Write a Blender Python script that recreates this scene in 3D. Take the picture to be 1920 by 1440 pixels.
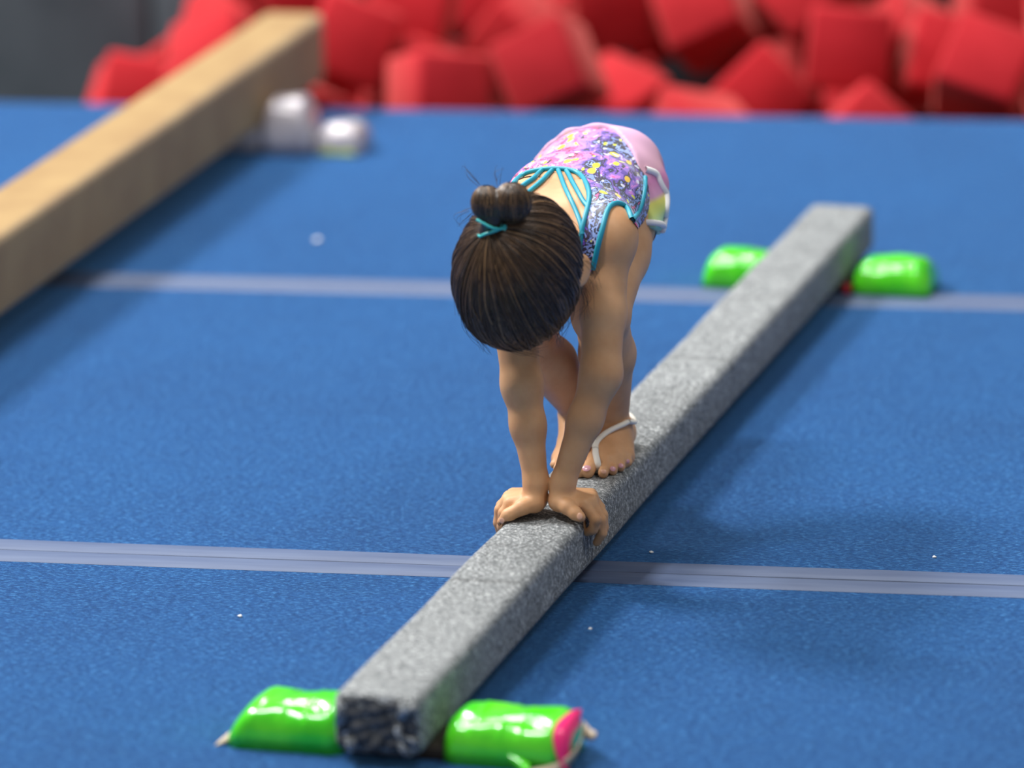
import bpy, bmesh, math, random
import numpy as np
from mathutils import Vector, Matrix, Euler
from mathutils.bvhtree import BVHTree

for _o in list(bpy.data.objects):
    bpy.data.objects.remove(_o, do_unlink=True)
scene = bpy.context.scene
COL = scene.collection
random.seed(7)
RNG = np.random.default_rng(11)

# ------------------------------------------------------------------ camera
F_PX, PITCH, ROLL, CAM_H = 9229.9, 0.259406, -0.019558, 1.77607
_r = np.array([1.0, 0, 0]); _w = np.array([0, math.cos(PITCH), -math.sin(PITCH)])
_u = np.cross(_r, _w)
CAM_R = math.cos(ROLL) * _r + math.sin(ROLL) * _u
CAM_U = -math.sin(ROLL) * _r + math.cos(ROLL) * _u
CAM_W = _w
CAM_C = np.array([0, 0, CAM_H])
cam_data = bpy.data.cameras.new('camera')
cam_data.sensor_fit = 'HORIZONTAL'; cam_data.sensor_width = 36.0
cam_data.lens = F_PX / 1920 * 36.0
cam_data.clip_start = 0.1; cam_data.clip_end = 200
cam_data.dof.use_dof = True
cam_data.dof.focus_distance = 6.06
cam_data.dof.aperture_fstop = 2.25
cam = bpy.data.objects.new('camera', cam_data)
M = Matrix((
    (CAM_R[0], CAM_U[0], -CAM_W[0], 0),
    (CAM_R[1], CAM_U[1], -CAM_W[1], 0),
    (CAM_R[2], CAM_U[2], -CAM_W[2], CAM_H),
    (0, 0, 0, 1)))
cam.matrix_world = M
COL.objects.link(cam)
scene.camera = cam

# ------------------------------------------------------------------ world and lamps
world = bpy.data.worlds.new('gym_ambient'); scene.world = world
world.use_nodes = True
bg = world.node_tree.nodes['Background']
bg.inputs[0].default_value = (1.0, 0.96, 0.90, 1); bg.inputs[1].default_value = 0.30
def area(name, loc, target, sx, sy, power, col=(1, .985, .96)):
    L = bpy.data.lights.new(name, 'AREA'); L.shape = 'RECTANGLE'
    L.size, L.size_y, L.energy, L.color = sx, sy, power, col
    ob = bpy.data.objects.new(name, L); ob.location = loc
    ob.rotation_euler = (Vector(target) - Vector(loc)).to_track_quat('-Z', 'Y').to_euler()
    COL.objects.link(ob); return ob
area('ceiling_or_fill_light', (-5.1, 9.3, 6.4), (0, 7.0, 0), 1.7, 1.4, 880)
for gx, gy, pw in ((-.4, 10.9, 210), (-.8, 8.3, 130), (-2.4, 4.4, 200), (2.6, 4.6, 80)):  # overhead lamps; the last, on the right, is added fill for right-facing sides
    area('ceiling_or_fill_light', (gx, gy, 5.6), (gx, gy, 0), 1.3, 0.35, pw)

scene.view_settings.view_transform = 'Standard'
scene.view_settings.look = 'None'
scene.view_settings.gamma = 1.0
scene.view_settings.use_curve_mapping = False
scene.view_settings.exposure = 0.12

# ------------------------------------------------------------------ helpers
def srgb(r, g, b):
    f = lambda c: (c / 255 / 12.92) if c / 255 <= .04045 else ((c / 255 + .055) / 1.055) ** 2.4
    return (f(r), f(g), f(b), 1.0)

class NT:
    """small node-tree writer"""
    def __init__(s, name):
        s.m = bpy.data.materials.new(name); s.m.use_nodes = True
        s.t = s.m.node_tree; s.b = s.t.nodes['Principled BSDF']
        s.out = s.t.nodes['Material Output']
    def n(s, kind, **kw):
        nd = s.t.nodes.new(kind)
        for k, v in kw.items():
            if k.startswith('i_'):
                key = k[2:]
                key = int(key) if key.isdigit() else key.replace('_', ' ')
                nd.inputs[key].default_value = v
            else:
                setattr(nd, k, v)
        return nd
    def l(s, a, b): s.t.links.new(a, b)
    def set(s, **kw):
        for k, v in kw.items():
            s.b.inputs[k.replace('_', ' ')].default_value = v
        return s
    def coords(s, scale=(1, 1, 1), kind='Object', rot=(0, 0, 0)):
        tc = s.n('ShaderNodeTexCoord'); mp = s.n('ShaderNodeMapping')
        mp.inputs['Scale'].default_value = scale; mp.inputs['Rotation'].default_value = rot
        s.l(tc.outputs[kind], mp.inputs[0]); return mp.outputs[0]
    def noise(s, vec, scale, detail=3, rough=.55, dist=0):
        nd = s.n('ShaderNodeTexNoise'); nd.inputs['Scale'].default_value = scale
        nd.inputs['Detail'].default_value = detail; nd.inputs['Roughness'].default_value = rough
        nd.inputs['Distortion'].default_value = dist
        s.l(vec, nd.inputs['Vector']); return nd
    def ramp(s, fac, stops, interp='LINEAR'):
        nd = s.n('ShaderNodeValToRGB'); cr = nd.color_ramp; cr.interpolation = interp
        while len(cr.elements) > 1: cr.elements.remove(cr.elements[-1])
        cr.elements[0].position = stops[0][0]; cr.elements[0].color = stops[0][1]
        for p, c in stops[1:]:
            e = cr.elements.new(p); e.color = c
        s.l(fac, nd.inputs[0]); return nd.outputs[0]
    def mix(s, fac, a, b, blend='MIX'):
        nd = s.n('ShaderNodeMix'); nd.data_type = 'RGBA'; nd.blend_type = blend
        for sock, v in ((nd.inputs['Factor'], fac), (nd.inputs[6], a), (nd.inputs[7], b)):
            if isinstance(v, (int, float, tuple)): sock.default_value = v
            else: s.l(v, sock)
        return nd.outputs[2]
    def bump(s, height, strength=.5, dist=.002):
        nd = s.n('ShaderNodeBump'); nd.inputs['Strength'].default_value = strength
        nd.inputs['Distance'].default_value = dist
        s.l(height, nd.inputs['Height']); s.l(nd.outputs[0], s.b.inputs['Normal']); return nd
    def color(s, sock): s.l(sock, s.b.inputs['Base Color'])

def plain(name, col, rough=.5, **kw):
    t = NT(name); t.set(Base_Color=col, Roughness=rough)
    for k, v in kw.items(): t.b.inputs[k.replace('_', ' ')].default_value = v
    return t.m

def link(name, verts, faces, mat=None, parent=None, smooth=True, **props):
    me = bpy.data.meshes.new(name)
    me.from_pydata([tuple(map(float, v)) for v in verts], [], [tuple(map(int, f)) for f in faces]); me.update()
    return link_mesh(name, me, mat, parent, smooth, **props)
def link_np(name, V, Q, mat=None, parent=None, smooth=True, **props):
    """fast path: V (n,3), Q (m,k) index array"""
    V = np.ascontiguousarray(V, dtype=np.float32); Q = np.ascontiguousarray(Q, dtype=np.int32)
    me = bpy.data.meshes.new(name); k = Q.shape[1]
    me.vertices.add(len(V)); me.vertices.foreach_set('co', V.ravel())
    me.loops.add(Q.size); me.loops.foreach_set('vertex_index', Q.ravel())
    me.polygons.add(len(Q)); me.polygons.foreach_set('loop_start', np.arange(0, Q.size, k, dtype=np.int32))
    me.update(calc_edges=True); me.validate()
    return link_mesh(name, me, mat, parent, smooth, **props)
def link_mesh(name, me, mat=None, parent=None, smooth=True, **props):
    if mat: me.materials.append(mat)
    if smooth: me.polygons.foreach_set('use_smooth', [True] * len(me.polygons))
    ob = bpy.data.objects.new(name, me); COL.objects.link(ob)
    if parent: ob.parent = parent
    for k, v in props.items(): ob[k] = v
    return ob
def empty(name, loc, rz=0, **props):
    ob = bpy.data.objects.new(name, None); COL.objects.link(ob)
    ob.location = loc; ob.rotation_euler = (0, 0, rz); ob.empty_display_size = .05
    for k, v in props.items(): ob[k] = v
    return ob

def box_mesh(name, x0, x1, y0, y1, z0, z1, bevel=0, seg=2, mat=None, parent=None, smooth=False, **props):
    bm = bmesh.new()
    bmesh.ops.create_cube(bm, size=1)
    for v in bm.verts:
        v.co = ((x0 + x1) / 2 + v.co.x * (x1 - x0), (y0 + y1) / 2 + v.co.y * (y1 - y0), (z0 + z1) / 2 + v.co.z * (z1 - z0))
    if bevel: bmesh.ops.bevel(bm, geom=bm.edges[:], offset=bevel, segments=seg, profile=.5, affect='EDGES')
    me = bpy.data.meshes.new(name); bm.to_mesh(me); bm.free()
    return link_mesh(name, me, mat, parent, smooth or bevel > 0, **props)

def tube_np(paths, radii, sides=6, flat=1.0):
    """list of (n,3) polylines -> one vertex/quad array; radii per path: scalar or (n,)"""
    VV, QQ, off = [], [], 0
    for P_, R_ in zip(paths, radii):
        P_ = np.asarray(P_, float); n = len(P_)
        R_ = np.full(n, R_) if np.isscalar(R_) else np.asarray(R_, float)
        T = np.gradient(P_, axis=0); T /= np.linalg.norm(T, axis=1)[:, None] + 1e-12
        a = np.array([0, 0, 1.0]) if abs(T[0][2]) < .9 else np.array([1.0, 0, 0])
        N = np.zeros_like(P_); c = np.cross(T[0], a); c /= np.linalg.norm(c); N[0] = c
        for i in range(1, n):
            c = N[i - 1] - T[i] * (N[i - 1] @ T[i]); N[i] = c / (np.linalg.norm(c) + 1e-12)
        B = np.cross(T, N)
        th = np.arange(sides) / sides * 2 * math.pi
        ring = P_[:, None, :] + R_[:, None, None] * (np.cos(th)[None, :, None] * N[:, None, :] + flat * np.sin(th)[None, :, None] * B[:, None, :])
        V = ring.reshape(-1, 3)
        i = np.arange(n - 1)[:, None]; j = np.arange(sides)[None, :]
        q = np.stack([i * sides + j, i * sides + (j + 1) % sides, (i + 1) * sides + (j + 1) % sides, (i + 1) * sides + j], -1).reshape(-1, 4)
        VV.append(V); QQ.append(q + off); off += len(V)
    return np.concatenate(VV), np.concatenate(QQ)

def smooth_line(pts, n=40):
    """Catmull-Rom resample"""
    pts = np.asarray(pts, float); m = len(pts)
    ex = np.vstack([2 * pts[0] - pts[1], pts, 2 * pts[-1] - pts[-2]])
    out = []
    for t in np.linspace(0, m - 1 - 1e-9, n):
        i = int(t); u = t - i; p0, p1, p2, p3 = ex[i:i + 4]
        out.append(.5 * ((2 * p1) + (-p0 + p2) * u + (2 * p0 - 5 * p1 + 4 * p2 - p3) * u * u + (-p0 + 3 * p1 - 3 * p2 + p3) * u ** 3))
    return np.array(out)

# ------------------------------------------------------------------ the grey beam's frame
BX, BY, BA = -0.15366, 5.07493, 0.278321
BW, BH, BL, BZ = 0.100, 0.06846, 2.44, 0.015
ZT = BZ + BH
B0 = np.array([BX, BY, 0.0])
BD = np.array([math.sin(BA), math.cos(BA), 0.0]); BN = np.array([math.cos(BA), -math.sin(BA), 0.0])
def ray_dir(x, y):
    return CAM_W + CAM_R * (x - 960) / F_PX - CAM_U * (y - 720) / F_PX
def ground(x, y, z=0.0):
    d = ray_dir(x, y); return CAM_C + d * ((z - CAM_H) / d[2])
def P(x, y, s):
    """pixel and distance s along the beam -> (across, along, up) in the beam's frame"""
    d = ray_dir(x, y); t = (s - (CAM_C - B0) @ BD) / (d @ BD)
    v = CAM_C + d * t - B0
    return np.array([v @ BN, s, v[2]])
def to_world(p):
    p = np.asarray(p, float)
    return B0 + p[..., 0:1] * BN + p[..., 1:2] * BD + p[..., 2:3] * np.array([0, 0, 1.0])
def project(W):
    d = np.asarray(W, float) - CAM_C; z = d @ CAM_W
    return np.stack([960 + F_PX * (d @ CAM_R) / z, 720 - F_PX * (d @ CAM_U) / z], -1)

# ------------------------------------------------------------------ materials of the setting
def mat_carpet():
    t = NT('blue_carpet')
    v = t.coords()
    big = t.noise(v, 2.2, 4, .6)
    mid = t.noise(v, 26, 4, .6)
    v2 = t.coords(scale=(130, 330, 300))
    pile = t.noise(v2, 1.0, 3, .7, .6)
    c = t.ramp(pile.outputs[0], [(.30, srgb(3, 23, 62)), (.5, srgb(14, 64, 125)), (.68, srgb(80, 146, 206))])
    c2 = t.mix(.25, c, t.ramp(mid.outputs[0], [(.3, srgb(10, 50, 105)), (.7, srgb(25, 84, 147))]))
    c3 = t.mix(.22, c2, t.ramp(big.outputs[0], [(.35, srgb(10, 50, 105)), (.65, srgb(25, 84, 147))]))
    t.color(c3)
    t.set(Roughness=.85)
    t.b.inputs['Sheen Weight'].default_value = .9
    t.b.inputs['Sheen Roughness'].default_value = .35
    t.b.inputs['Sheen Tint'].default_value = srgb(120, 182, 245)
    t.b.inputs['Specular IOR Level'].default_value = .15
    t.bump(pile.outputs[0], .9, .003)
    return t.m
M_CARPET = mat_carpet()
def mat_seam():
    t = NT('grey_seam_tape'); v = t.coords(scale=(6, 60, 1)); nz = t.noise(v, 1, 4)
    t.color(t.ramp(nz.outputs[0], [(.3, srgb(62, 80, 116)), (.7, srgb(80, 97, 130))])); t.set(Roughness=.6)
    return t.m
M_SEAM = mat_seam()
M_SEAMGAP = plain('dark_seam_joint', srgb(38, 52, 78), .8)
M_SLAB = plain('mat_foam_core', srgb(40, 44, 60), .9)
def mat_greywall():
    t = NT('grey_padding'); v = t.coords(); nz = t.noise(v, 5, 4)
    t.color(t.ramp(nz.outputs[0], [(.3, srgb(64, 74, 82)), (.7, srgb(84, 94, 102))])); t.set(Roughness=.6); return t.m
M_PAD = mat_greywall()

# ------------------------------------------------------------------ floor: carpet panels joined by taped seams
SEAM_A = -0.184775                      # the seams' direction
SD = np.array([math.cos(SEAM_A), math.sin(SEAM_A)]); SN = np.array([-math.sin(SEAM_A), math.cos(SEAM_A)])
floor = empty('floor', (0, 0, 0), SEAM_A, kind='structure')
def fcoord(p): return float(np.asarray(p)[:2] @ SN)
y_seam1 = fcoord(ground(960, 1066)); y_seam2 = fcoord(ground(960, 545)); y_edge = fcoord(ground(960, 209))
lines = [y_seam1 - 2 * 1.44, y_seam1 - 1.44, y_seam1, y_seam2, y_edge]
X0, X1 = -5.6, 3.6
box_mesh('floor_slab', X0, X1, lines[0], y_edge - .002, -.06, -.006, mat=M_SLAB, parent=floor)
for a, b in zip(lines[:-1], lines[1:]):
    box_mesh('carpet_panel', X0, X1, a + .0015, b - .0015 if b < y_edge else b, -.006, 0, mat=M_CARPET, parent=floor)
for sy in lines[1:4]:
    for k in (0, 1):
        y0, y1 = (sy - .047, sy - .0022) if k == 0 else (sy + .0022, sy + .044)
        nx = 140; xs = np.linspace(X0, X1, nx); wob = .0022 * np.sin(xs * 3.1 + k) + .0012 * np.sin(xs * 9.7 + 2 * k + sy)
        V, Fc = [], []
        prof = [(0, .0002), (.06, .0016), (.5, .0022), (.94, .0020), (1, .0008)]
        for x, w_ in zip(xs, wob):
            for u, z in prof:
                V.append((x, y0 + (y1 - y0) * u + w_ * .7, z))
        m = len(prof)
        for i in range(nx - 1):
            for j in range(m - 1):
                Fc.append((i * m + j, (i + 1) * m + j, (i + 1) * m + j + 1, i * m + j + 1))
        link('seam_tape', V, Fc, M_SEAM, floor)
    box_mesh('seam_joint', X0, X1, sy - .006, sy + .006, -.004, .0006, mat=M_SEAMGAP, parent=floor)

# ------------------------------------------------------------------ foam pit behind the mat
PIT_D = 1.62; PIT_Z = -.46
UC = float(np.array([0, 9.0]) @ SD)      # the view's axis, along the edge in the floor's frame
px0, px1 = UC - 1.3, UC + 1.4
pit = empty('floor_pit', (0, 0, 0), SEAM_A, kind='structure')
box_mesh('pit_bottom', UC - 4, UC + 4, y_edge - .05, y_edge + PIT_D + .1, PIT_Z - .05, PIT_Z, mat=M_PAD, parent=pit)
box_mesh('pit_lining', UC - 4, UC + 4, y_edge - .05, y_edge - .004, PIT_Z, -.061, mat=M_PAD, parent=pit)
wall_back = empty('wall_back', (0, 0, 0), SEAM_A, kind='structure')
for i in range(8):                      # upright wall pads
    w = 1.0
    box_mesh('wall_pad', UC - 4 + i * w + .004, UC - 4 + (i + 1) * w - .004, y_edge + PIT_D, y_edge + PIT_D + .09, PIT_Z, 1.3, .02, 3, mat=M_PAD, parent=wall_back)

def rotm(e):
    return np.array(Euler(e).to_matrix())
def sat(Ra, ca, ha, Rb, cb, hb):
    """oriented boxes: one (Ra, ca) against many (Rb, cb); True where they overlap"""
    t = cb - ca
    hit = np.ones(len(cb), bool)
    A = [Ra[:, i] for i in range(3)]
    for i in range(3):
        ax = np.broadcast_to(A[i], (len(cb), 3)); hit &= _axis(ax, t, Ra, ha, Rb, hb)
    for j in range(3): hit &= _axis(Rb[:, :, j], t, Ra, ha, Rb, hb)
    for i in range(3):
        for j in range(3):
            ax = np.cross(np.broadcast_to(A[i], (len(cb), 3)), Rb[:, :, j])
            nn = np.linalg.norm(ax, axis=1, keepdims=True)
            ok = nn[:, 0] > 1e-6
            r_ = _axis(ax / np.maximum(nn, 1e-6), t, Ra, ha, Rb, hb)
            hit &= r_ | ~ok
    return hit
def _axis(ax, t, Ra, ha, Rb, hb):
    d = np.abs(np.einsum('ni,ni->n', ax, t))
    ra = ha * np.abs(ax @ Ra).sum(1)
    rb = hb * np.abs(np.einsum('ni,nij->nj', ax, Rb)).sum(1)
    return d < ra + rb

CUBE = .150
def mat_foam():
    t = NT('red_foam'); v = t.coords(); f = t.noise(v, 160, 3); g = t.noise(v, 9, 3)
    info = t.n('ShaderNodeObjectInfo')
    c = t.ramp(info.outputs['Random'], [(0, srgb(138, 6, 20)), (.5, srgb(164, 16, 30)), (1, srgb(184, 34, 44))])
    c = t.mix(.3, c, t.ramp(g.outputs[0], [(.35, srgb(138, 8, 20)), (.65, srgb(180, 34, 44))]))
    t.color(c); t.set(Roughness=.9)
    t.b.inputs['Sheen Weight'].default_value = .5; t.b.inputs['Sheen Tint'].default_value = srgb(255, 150, 140)
    t.b.inputs['Specular IOR Level'].default_value = .2
    t.bump(f.outputs[0], .3, .002); return t.m
M_FOAM = mat_foam()
cube_proto = box_mesh('foam_cube', -CUBE / 2, CUBE / 2, -CUBE / 2, CUBE / 2, -CUBE / 2, CUBE / 2, .011, 2, mat=M_FOAM)
cube_mesh = cube_proto.data
bpy.data.objects.remove(cube_proto)
def pile_top(u, v):
    """wished surface of the heap over the pit, u along the edge, v away from it"""
    h = .02 + .10 * min(1, v / .8)
    du = u - UC
    if du < -.50: h -= .75 * (-.50 - du) * (0.45 + v)      # falls away towards the bare grey corner
    return h
def build_pile():
    rnd = random.Random(5)
    Cs, Rs, out = np.zeros((0, 3)), np.zeros((0, 3, 3)), []
    hh = CUBE / 2 * .998
    fail = 0
    while len(out) < 292 and fail < 260:
        best = None
        for _ in range(5):
            u = rnd.uniform(px0, px1); v = rnd.uniform(CUBE * .62, PIT_D - CUBE * .75)
            if u - UC < -.85 and v > .4 and rnd.random() < .9: continue
            e = (rnd.uniform(0, 6.28), rnd.uniform(0, 6.28), rnd.uniform(0, 6.28))
            R_ = rotm(e)
            ext = CUBE / 2 * np.abs(R_).sum(1)
            if v - ext[1] < .012 or v + ext[1] > PIT_D - .01: continue
            near = np.hypot(Cs[:, 0] - u, Cs[:, 1] - v) < CUBE * 1.75 if len(Cs) else np.zeros(0, bool)
            Cn, Rn = Cs[near], Rs[near]
            z = (Cn[:, 2].max() + CUBE * 1.8) if len(Cn) else PIT_Z + .2
            zmin = PIT_Z + ext[2]
            step = .03
            while True:
                nz = max(zmin, z - step)
                if len(Cn) and sat(R_, np.array([u, v, nz]), hh, Rn, Cn, hh).any():
                    if step < .004: break
                    step /= 3
                    continue
                if nz <= zmin + 1e-6: z = zmin; break
                z = nz
            if z > pile_top(u, v): continue
            if best is None or z < best[0]: best = (z, u, v, e, R_)
        if best is None: fail += 1; continue
        fail = 0
        z, u, v, e, R_ = best
        Cs = np.vstack([Cs, [u, v, z]]); Rs = np.concatenate([Rs, R_[None]]); out.append((u, v, z, e))
    return out
RZ = Matrix.Rotation(SEAM_A, 4, 'Z')
for u, v, z, e in build_pile():
    ob = bpy.data.objects.new('foam_cube', cube_mesh); COL.objects.link(ob)
    ob.matrix_world = RZ @ Matrix.Translation((u, y_edge + v, z)) @ Euler(e).to_matrix().to_4x4()
    if u - UC < -.52: ob['label'] = 'red foam cube at the low end of the heap beside bare grey wall padding'
    elif v < .16: ob['label'] = 'red foam cube wedged against the back edge of the blue mat'
    elif v > 1.05: ob['label'] = 'red foam cube high at the back of the heap in the pit'
    else: ob['label'] = 'loose red foam cube in the middle of the heap filling the pit'
    ob['category'] = 'foam cube'; ob['group'] = 'red foam cubes heaped in the pit'

# ------------------------------------------------------------------ beams
def rounded_profile(w, h, r, n=5, bulge=0):
    """cross-section (x, z), z from 0 to h, counter-clockwise"""
    pts = []
    for cx, cz, a0 in ((w / 2 - r, h - r, 0), (-w / 2 + r, h - r, 90), (-w / 2 + r, r, 180), (w / 2 - r, r, 270)):
        for k in range(n + 1):
            a = math.radians(a0 + 90 * k / n); pts.append((cx + r * math.cos(a), cz + r * math.sin(a)))
    out = []
    for i, p in enumerate(pts):             # subdivide the flats
        q = pts[(i + 1) % len(pts)]; d = math.hypot(q[0] - p[0], q[1] - p[1]); out.append(p)
        k = int(d / .012)
        for j in range(1, k): out.append((p[0] + (q[0] - p[0]) * j / k, p[1] + (q[1] - p[1]) * j / k))
    return out
def sweep(name, prof, ys, fn, mat, parent, cap=True):
    m = len(prof); V, Fc = [], []
    for i, y in enumerate(ys):
        for x, z in prof: V.append(fn(x, y, z, i))
    for i in range(len(ys) - 1):
        for j in range(m):
            Fc.append((i * m + (j + 1) % m, i * m + j, (i + 1) * m + j, (i + 1) * m + (j + 1) % m))
    if cap:
        Fc.append(tuple(range(m))); Fc.append(tuple(reversed(range((len(ys) - 1) * m, len(ys) * m))))
    return link(name, V, Fc, mat, parent)

def mat_beam_grey():
    t = NT('grey_marled_carpet')
    v = t.coords(scale=(230, 470, 230)); v2 = t.coords()
    fine = t.noise(v, 1.0, 3, .65, .9)
    blot = t.noise(v2, 30, 4, .6)
    vs = t.coords(scale=(3, 34, 3)); streak = t.noise(vs, 1.0, 3, .5)
    c = t.ramp(fine.outputs[0], [(.35, srgb(26, 28, 30)), (.45, srgb(90, 95, 98)), (.55, srgb(136, 141, 144)), (.63, srgb(245, 248, 250))])
    c = t.mix(.22, c, t.ramp(blot.outputs[0], [(.35, srgb(100, 105, 108)), (.65, srgb(150, 154, 156))]))
    c = t.mix(.5, c, t.ramp(streak.outputs[0], [(.30, srgb(150, 150, 150)), (.42, srgb(255, 255, 255))]), 'MULTIPLY')
    t.color(c); t.set(Roughness=.82)
    t.b.inputs['Specular IOR Level'].default_value = .25
    t.b.inputs['Sheen Weight'].default_value = .08
    t.bump(fine.outputs[0], .8, .0022); return t.m
M_BEAM = mat_beam_grey()
def mat_fold():
    t = NT('grey_carpet_backing'); v = t.coords(); a = t.noise(v, 70, 5, .7); b = t.noise(v, 260, 3)
    t.color(t.ramp(a.outputs[0], [(.34, srgb(34, 36, 40)), (.52, srgb(70, 73, 77)), (.68, srgb(112, 108, 104))]))
    t.set(Roughness=.9); t.bump(b.outputs[0], .7, .002); return t.m
M_FOLD = mat_fold()

beam = empty('floor_balance_beam', tuple(B0), -BA,
             label='grey carpeted floor balance beam resting between lime green taped blocks', category='balance beam')
prof = rounded_profile(BW, BH, .0125)
ys = [.000, .0015, .004, .008] + list(np.linspace(.014, BL - .014, 160)) + [BL - .006, BL - .002, BL]
_wr = np.random.default_rng(3)
wave = [(rw, rp) for rw, rp in zip(_wr.uniform(4, 24, 6), _wr.uniform(0, 6.28, 6))]
CREASE = [1.02, 1.06, 1.13, 1.36, 1.42, 1.60, 1.245]
def beam_fn(x, y, z, i):
    e = min(y, BL - y); k = 1 - .075 * max(0, 1 - e / .012) ** 2
    dz = sum(math.sin(rw * y + rp + x * 9) for rw, rp in wave) * .00035
    for c in CREASE: dz -= .0030 * math.exp(-((y - c + .012 * x / .05) / .006) ** 2) * (1 if z > BH * .5 else .4)
    if .60 < y < .80: dz -= .0012 * (z / BH) * math.sin((y - .60) / .2 * math.pi)
    return (x * k + dz * .6 * (1 if x > 0 else -1), y, BZ + BH / 2 + (z - BH / 2) * k + dz * (z / BH))
sweep('beam_body', prof, ys, beam_fn, M_BEAM, beam)
# near end: the carpet is folded over the end like a parcel
def end_cap():
    nx, nz = 26, 20; V, Fc = [], []
    rr = random.Random(4)
    for i in range(nx + 1):
        for j in range(nz + 1):
            u, w = i / nx * 2 - 1, j / nz * 2 - 1
            x = u * (BW / 2 - .004); z = BZ + BH / 2 + w * (BH / 2 - .004)
            cr = max(0, abs(u) - .80) / .2; cz = max(0, abs(w) - .74) / .26
            if cr > 0 and cz > 0:
                q = math.hypot(cr, cz)
                if q > 1: x -= math.copysign((cr - cr / q) * .2 * BW / 2, x); z -= math.copysign((cz - cz / q) * .26 * BH / 2, w)
            y = -.003 - .0022 * math.sin(u * 9 + w * 3) - .0016 * math.sin(w * 13 - u * 5) + .004 * max(abs(u), abs(w)) ** 8
            V.append((x, y, z))
    for i in range(nx):
        for j in range(nz):
            a = i * (nz + 1) + j; Fc.append((a, a + nz + 1, a + nz + 2, a + 1))
    return link('end_fold', V, Fc, M_FOLD, beam)
end_cap()
def flap(pts, y=-.0075, th=.0035, mat=M_BEAM):
    """a folded-over corner of carpet: polygon in (x, z) of the end face, rounded"""
    bm = bmesh.new()
    vs = [bm.verts.new((x, y, z)) for x, z in pts]; f = bm.faces.new(vs)
    r = bmesh.ops.extrude_face_region(bm, geom=[f])
    for v in r['geom']:
        if isinstance(v, bmesh.types.BMVert): v.co.y += th + .003
    bmesh.ops.recalc_face_normals(bm, faces=bm.faces[:])
    bmesh.ops.bevel(bm, geom=bm.edges[:], offset=.0011, segments=2, affect='EDGES')
    me = bpy.data.meshes.new('carpet_flap'); bm.to_mesh(me); bm.free()
    return link_mesh('carpet_flap', me, mat, beam)
h0 = BZ
flap([(.030, h0 + .066), (.049, h0 + .060), (.049, h0 + .054), (.036, h0 + .050), (.030, h0 + .042), (.024, h0 + .046), (.026, h0 + .056)])
flap([(.022, h0 + .040), (.030, h0 + .038), (.029, h0 + .026), (.048, h0 + .022), (.048, h0 + .016), (.026, h0 + .020), (.021, h0 + .028)])
flap([(.024, h0 + .018), (.030, h0 + .018), (.040, h0 + .004), (.034, h0 + .002), (.026, h0 + .008)])
flap([(-.046, h0 + .062), (-.036, h0 + .060), (-.032, h0 + .046), (-.038, h0 + .034), (-.046, h0 + .030)])
flap([(-.036, h0 + .020), (-.022, h0 + .018), (-.026, h0 + .003), (-.034, h0 + .002)])
flap([(-.004, h0 + .022), (.008, h0 + .024), (.004, h0 + .004), (-.010, h0 + .003)], -.0065, mat=M_FOLD)

# ------------------------------------------------------------------ risers under the beams
def mat_vinyl(name, col, col2, spread=.3):
    t = NT(name); v = t.coords(); a = t.noise(v, 16, 3); b = t.noise(t.coords(scale=(60, 8, 20)), 1.0, 3, .6, .8)
    t.color(t.ramp(a.outputs[0], [(.35, col), (.65, col2)])); t.set(Roughness=.17)
    t.b.inputs['Coat Weight'].default_value = .5; t.b.inputs['Coat Roughness'].default_value = .08
    t.bump(b.outputs[0], .35, .004); return t.m
M_GREEN = mat_vinyl('lime_green_tape', srgb(44, 196, 12), srgb(92, 226, 34))
M_SILVER = mat_vinyl('silver_white_tape', srgb(146, 138, 146), srgb(188, 182, 186))
M_PINK = plain('pink_tape', srgb(245, 40, 120), .3)
M_BEIGE = plain('beige_tape', srgb(186, 172, 150), .7)
M_BOARD = plain('dark_base_board', srgb(52, 44, 38), .8)
M_YELLOWGREEN = plain('yellow_green_tape', srgb(150, 170, 40), .4)
M_REDTAPE = plain('red_tape', srgb(200, 30, 50), .5)

def pad_block(parent, x0, x1, depth, height, mat, seed, y=0, base=.0, name='taped_block', slant=(.012, .012)):
    """pillow-like foam block wrapped in bands of tape; x along the riser, flat bottom"""
    rr = random.Random(seed); n = 46; m = 22
    V, Fc = [], []
    edges = sorted([x0 + (x1 - x0) * q for q in (.0, .17 + rr.uniform(-.04, .04), .42 + rr.uniform(-.05, .05), .66 + rr.uniform(-.05, .05), .86, 1.01)])
    offs = [rr.uniform(0, .0013) for _ in edges]
    for i in range(n):
        x = x0 + (x1 - x0) * i / (n - 1); t = i / (n - 1)
        e = min(t, 1 - t) * (x1 - x0); k = 1 - .20 * max(0, 1 - e / .016) ** 2
        b = max(j for j in range(len(edges)) if edges[j] <= x + 1e-9); o_ = offs[b] + .0009 * max(0, 1 - (x - edges[b]) / .006)
        for j in range(m):
            a = math.pi * j / (m - 1)
            ca, sa = math.cos(a), math.sin(a)
            yy = math.copysign(abs(ca) ** .62, ca) * (depth / 2 * k + o_)
            zz = sa ** .60 * (height * k + o_)
            zz += .0016 * math.sin(x * 70 + j * .7 + seed) * sa
            hz = max(0, zz / height) ** 1.6
            V.append((x + hz * (slant[0] * max(0, 1 - t * 2.2) - slant[1] * max(0, 1 - (1 - t) * 2.2)), y + yy, base + zz))
    for i in range(n - 1):
        for j in range(m):
            Fc.append((i * m + j, i * m + (j + 1) % m, (i + 1) * m + (j + 1) % m, (i + 1) * m + j))
    Fc.append(tuple(range(m - 1, -1, -1))); Fc.append(tuple(range((n - 1) * m, n * m)))
    return link(name, V, Fc, mat, parent)
def beam_point(s, l=0): return tuple(B0 + BD * s + BN * l)

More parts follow.
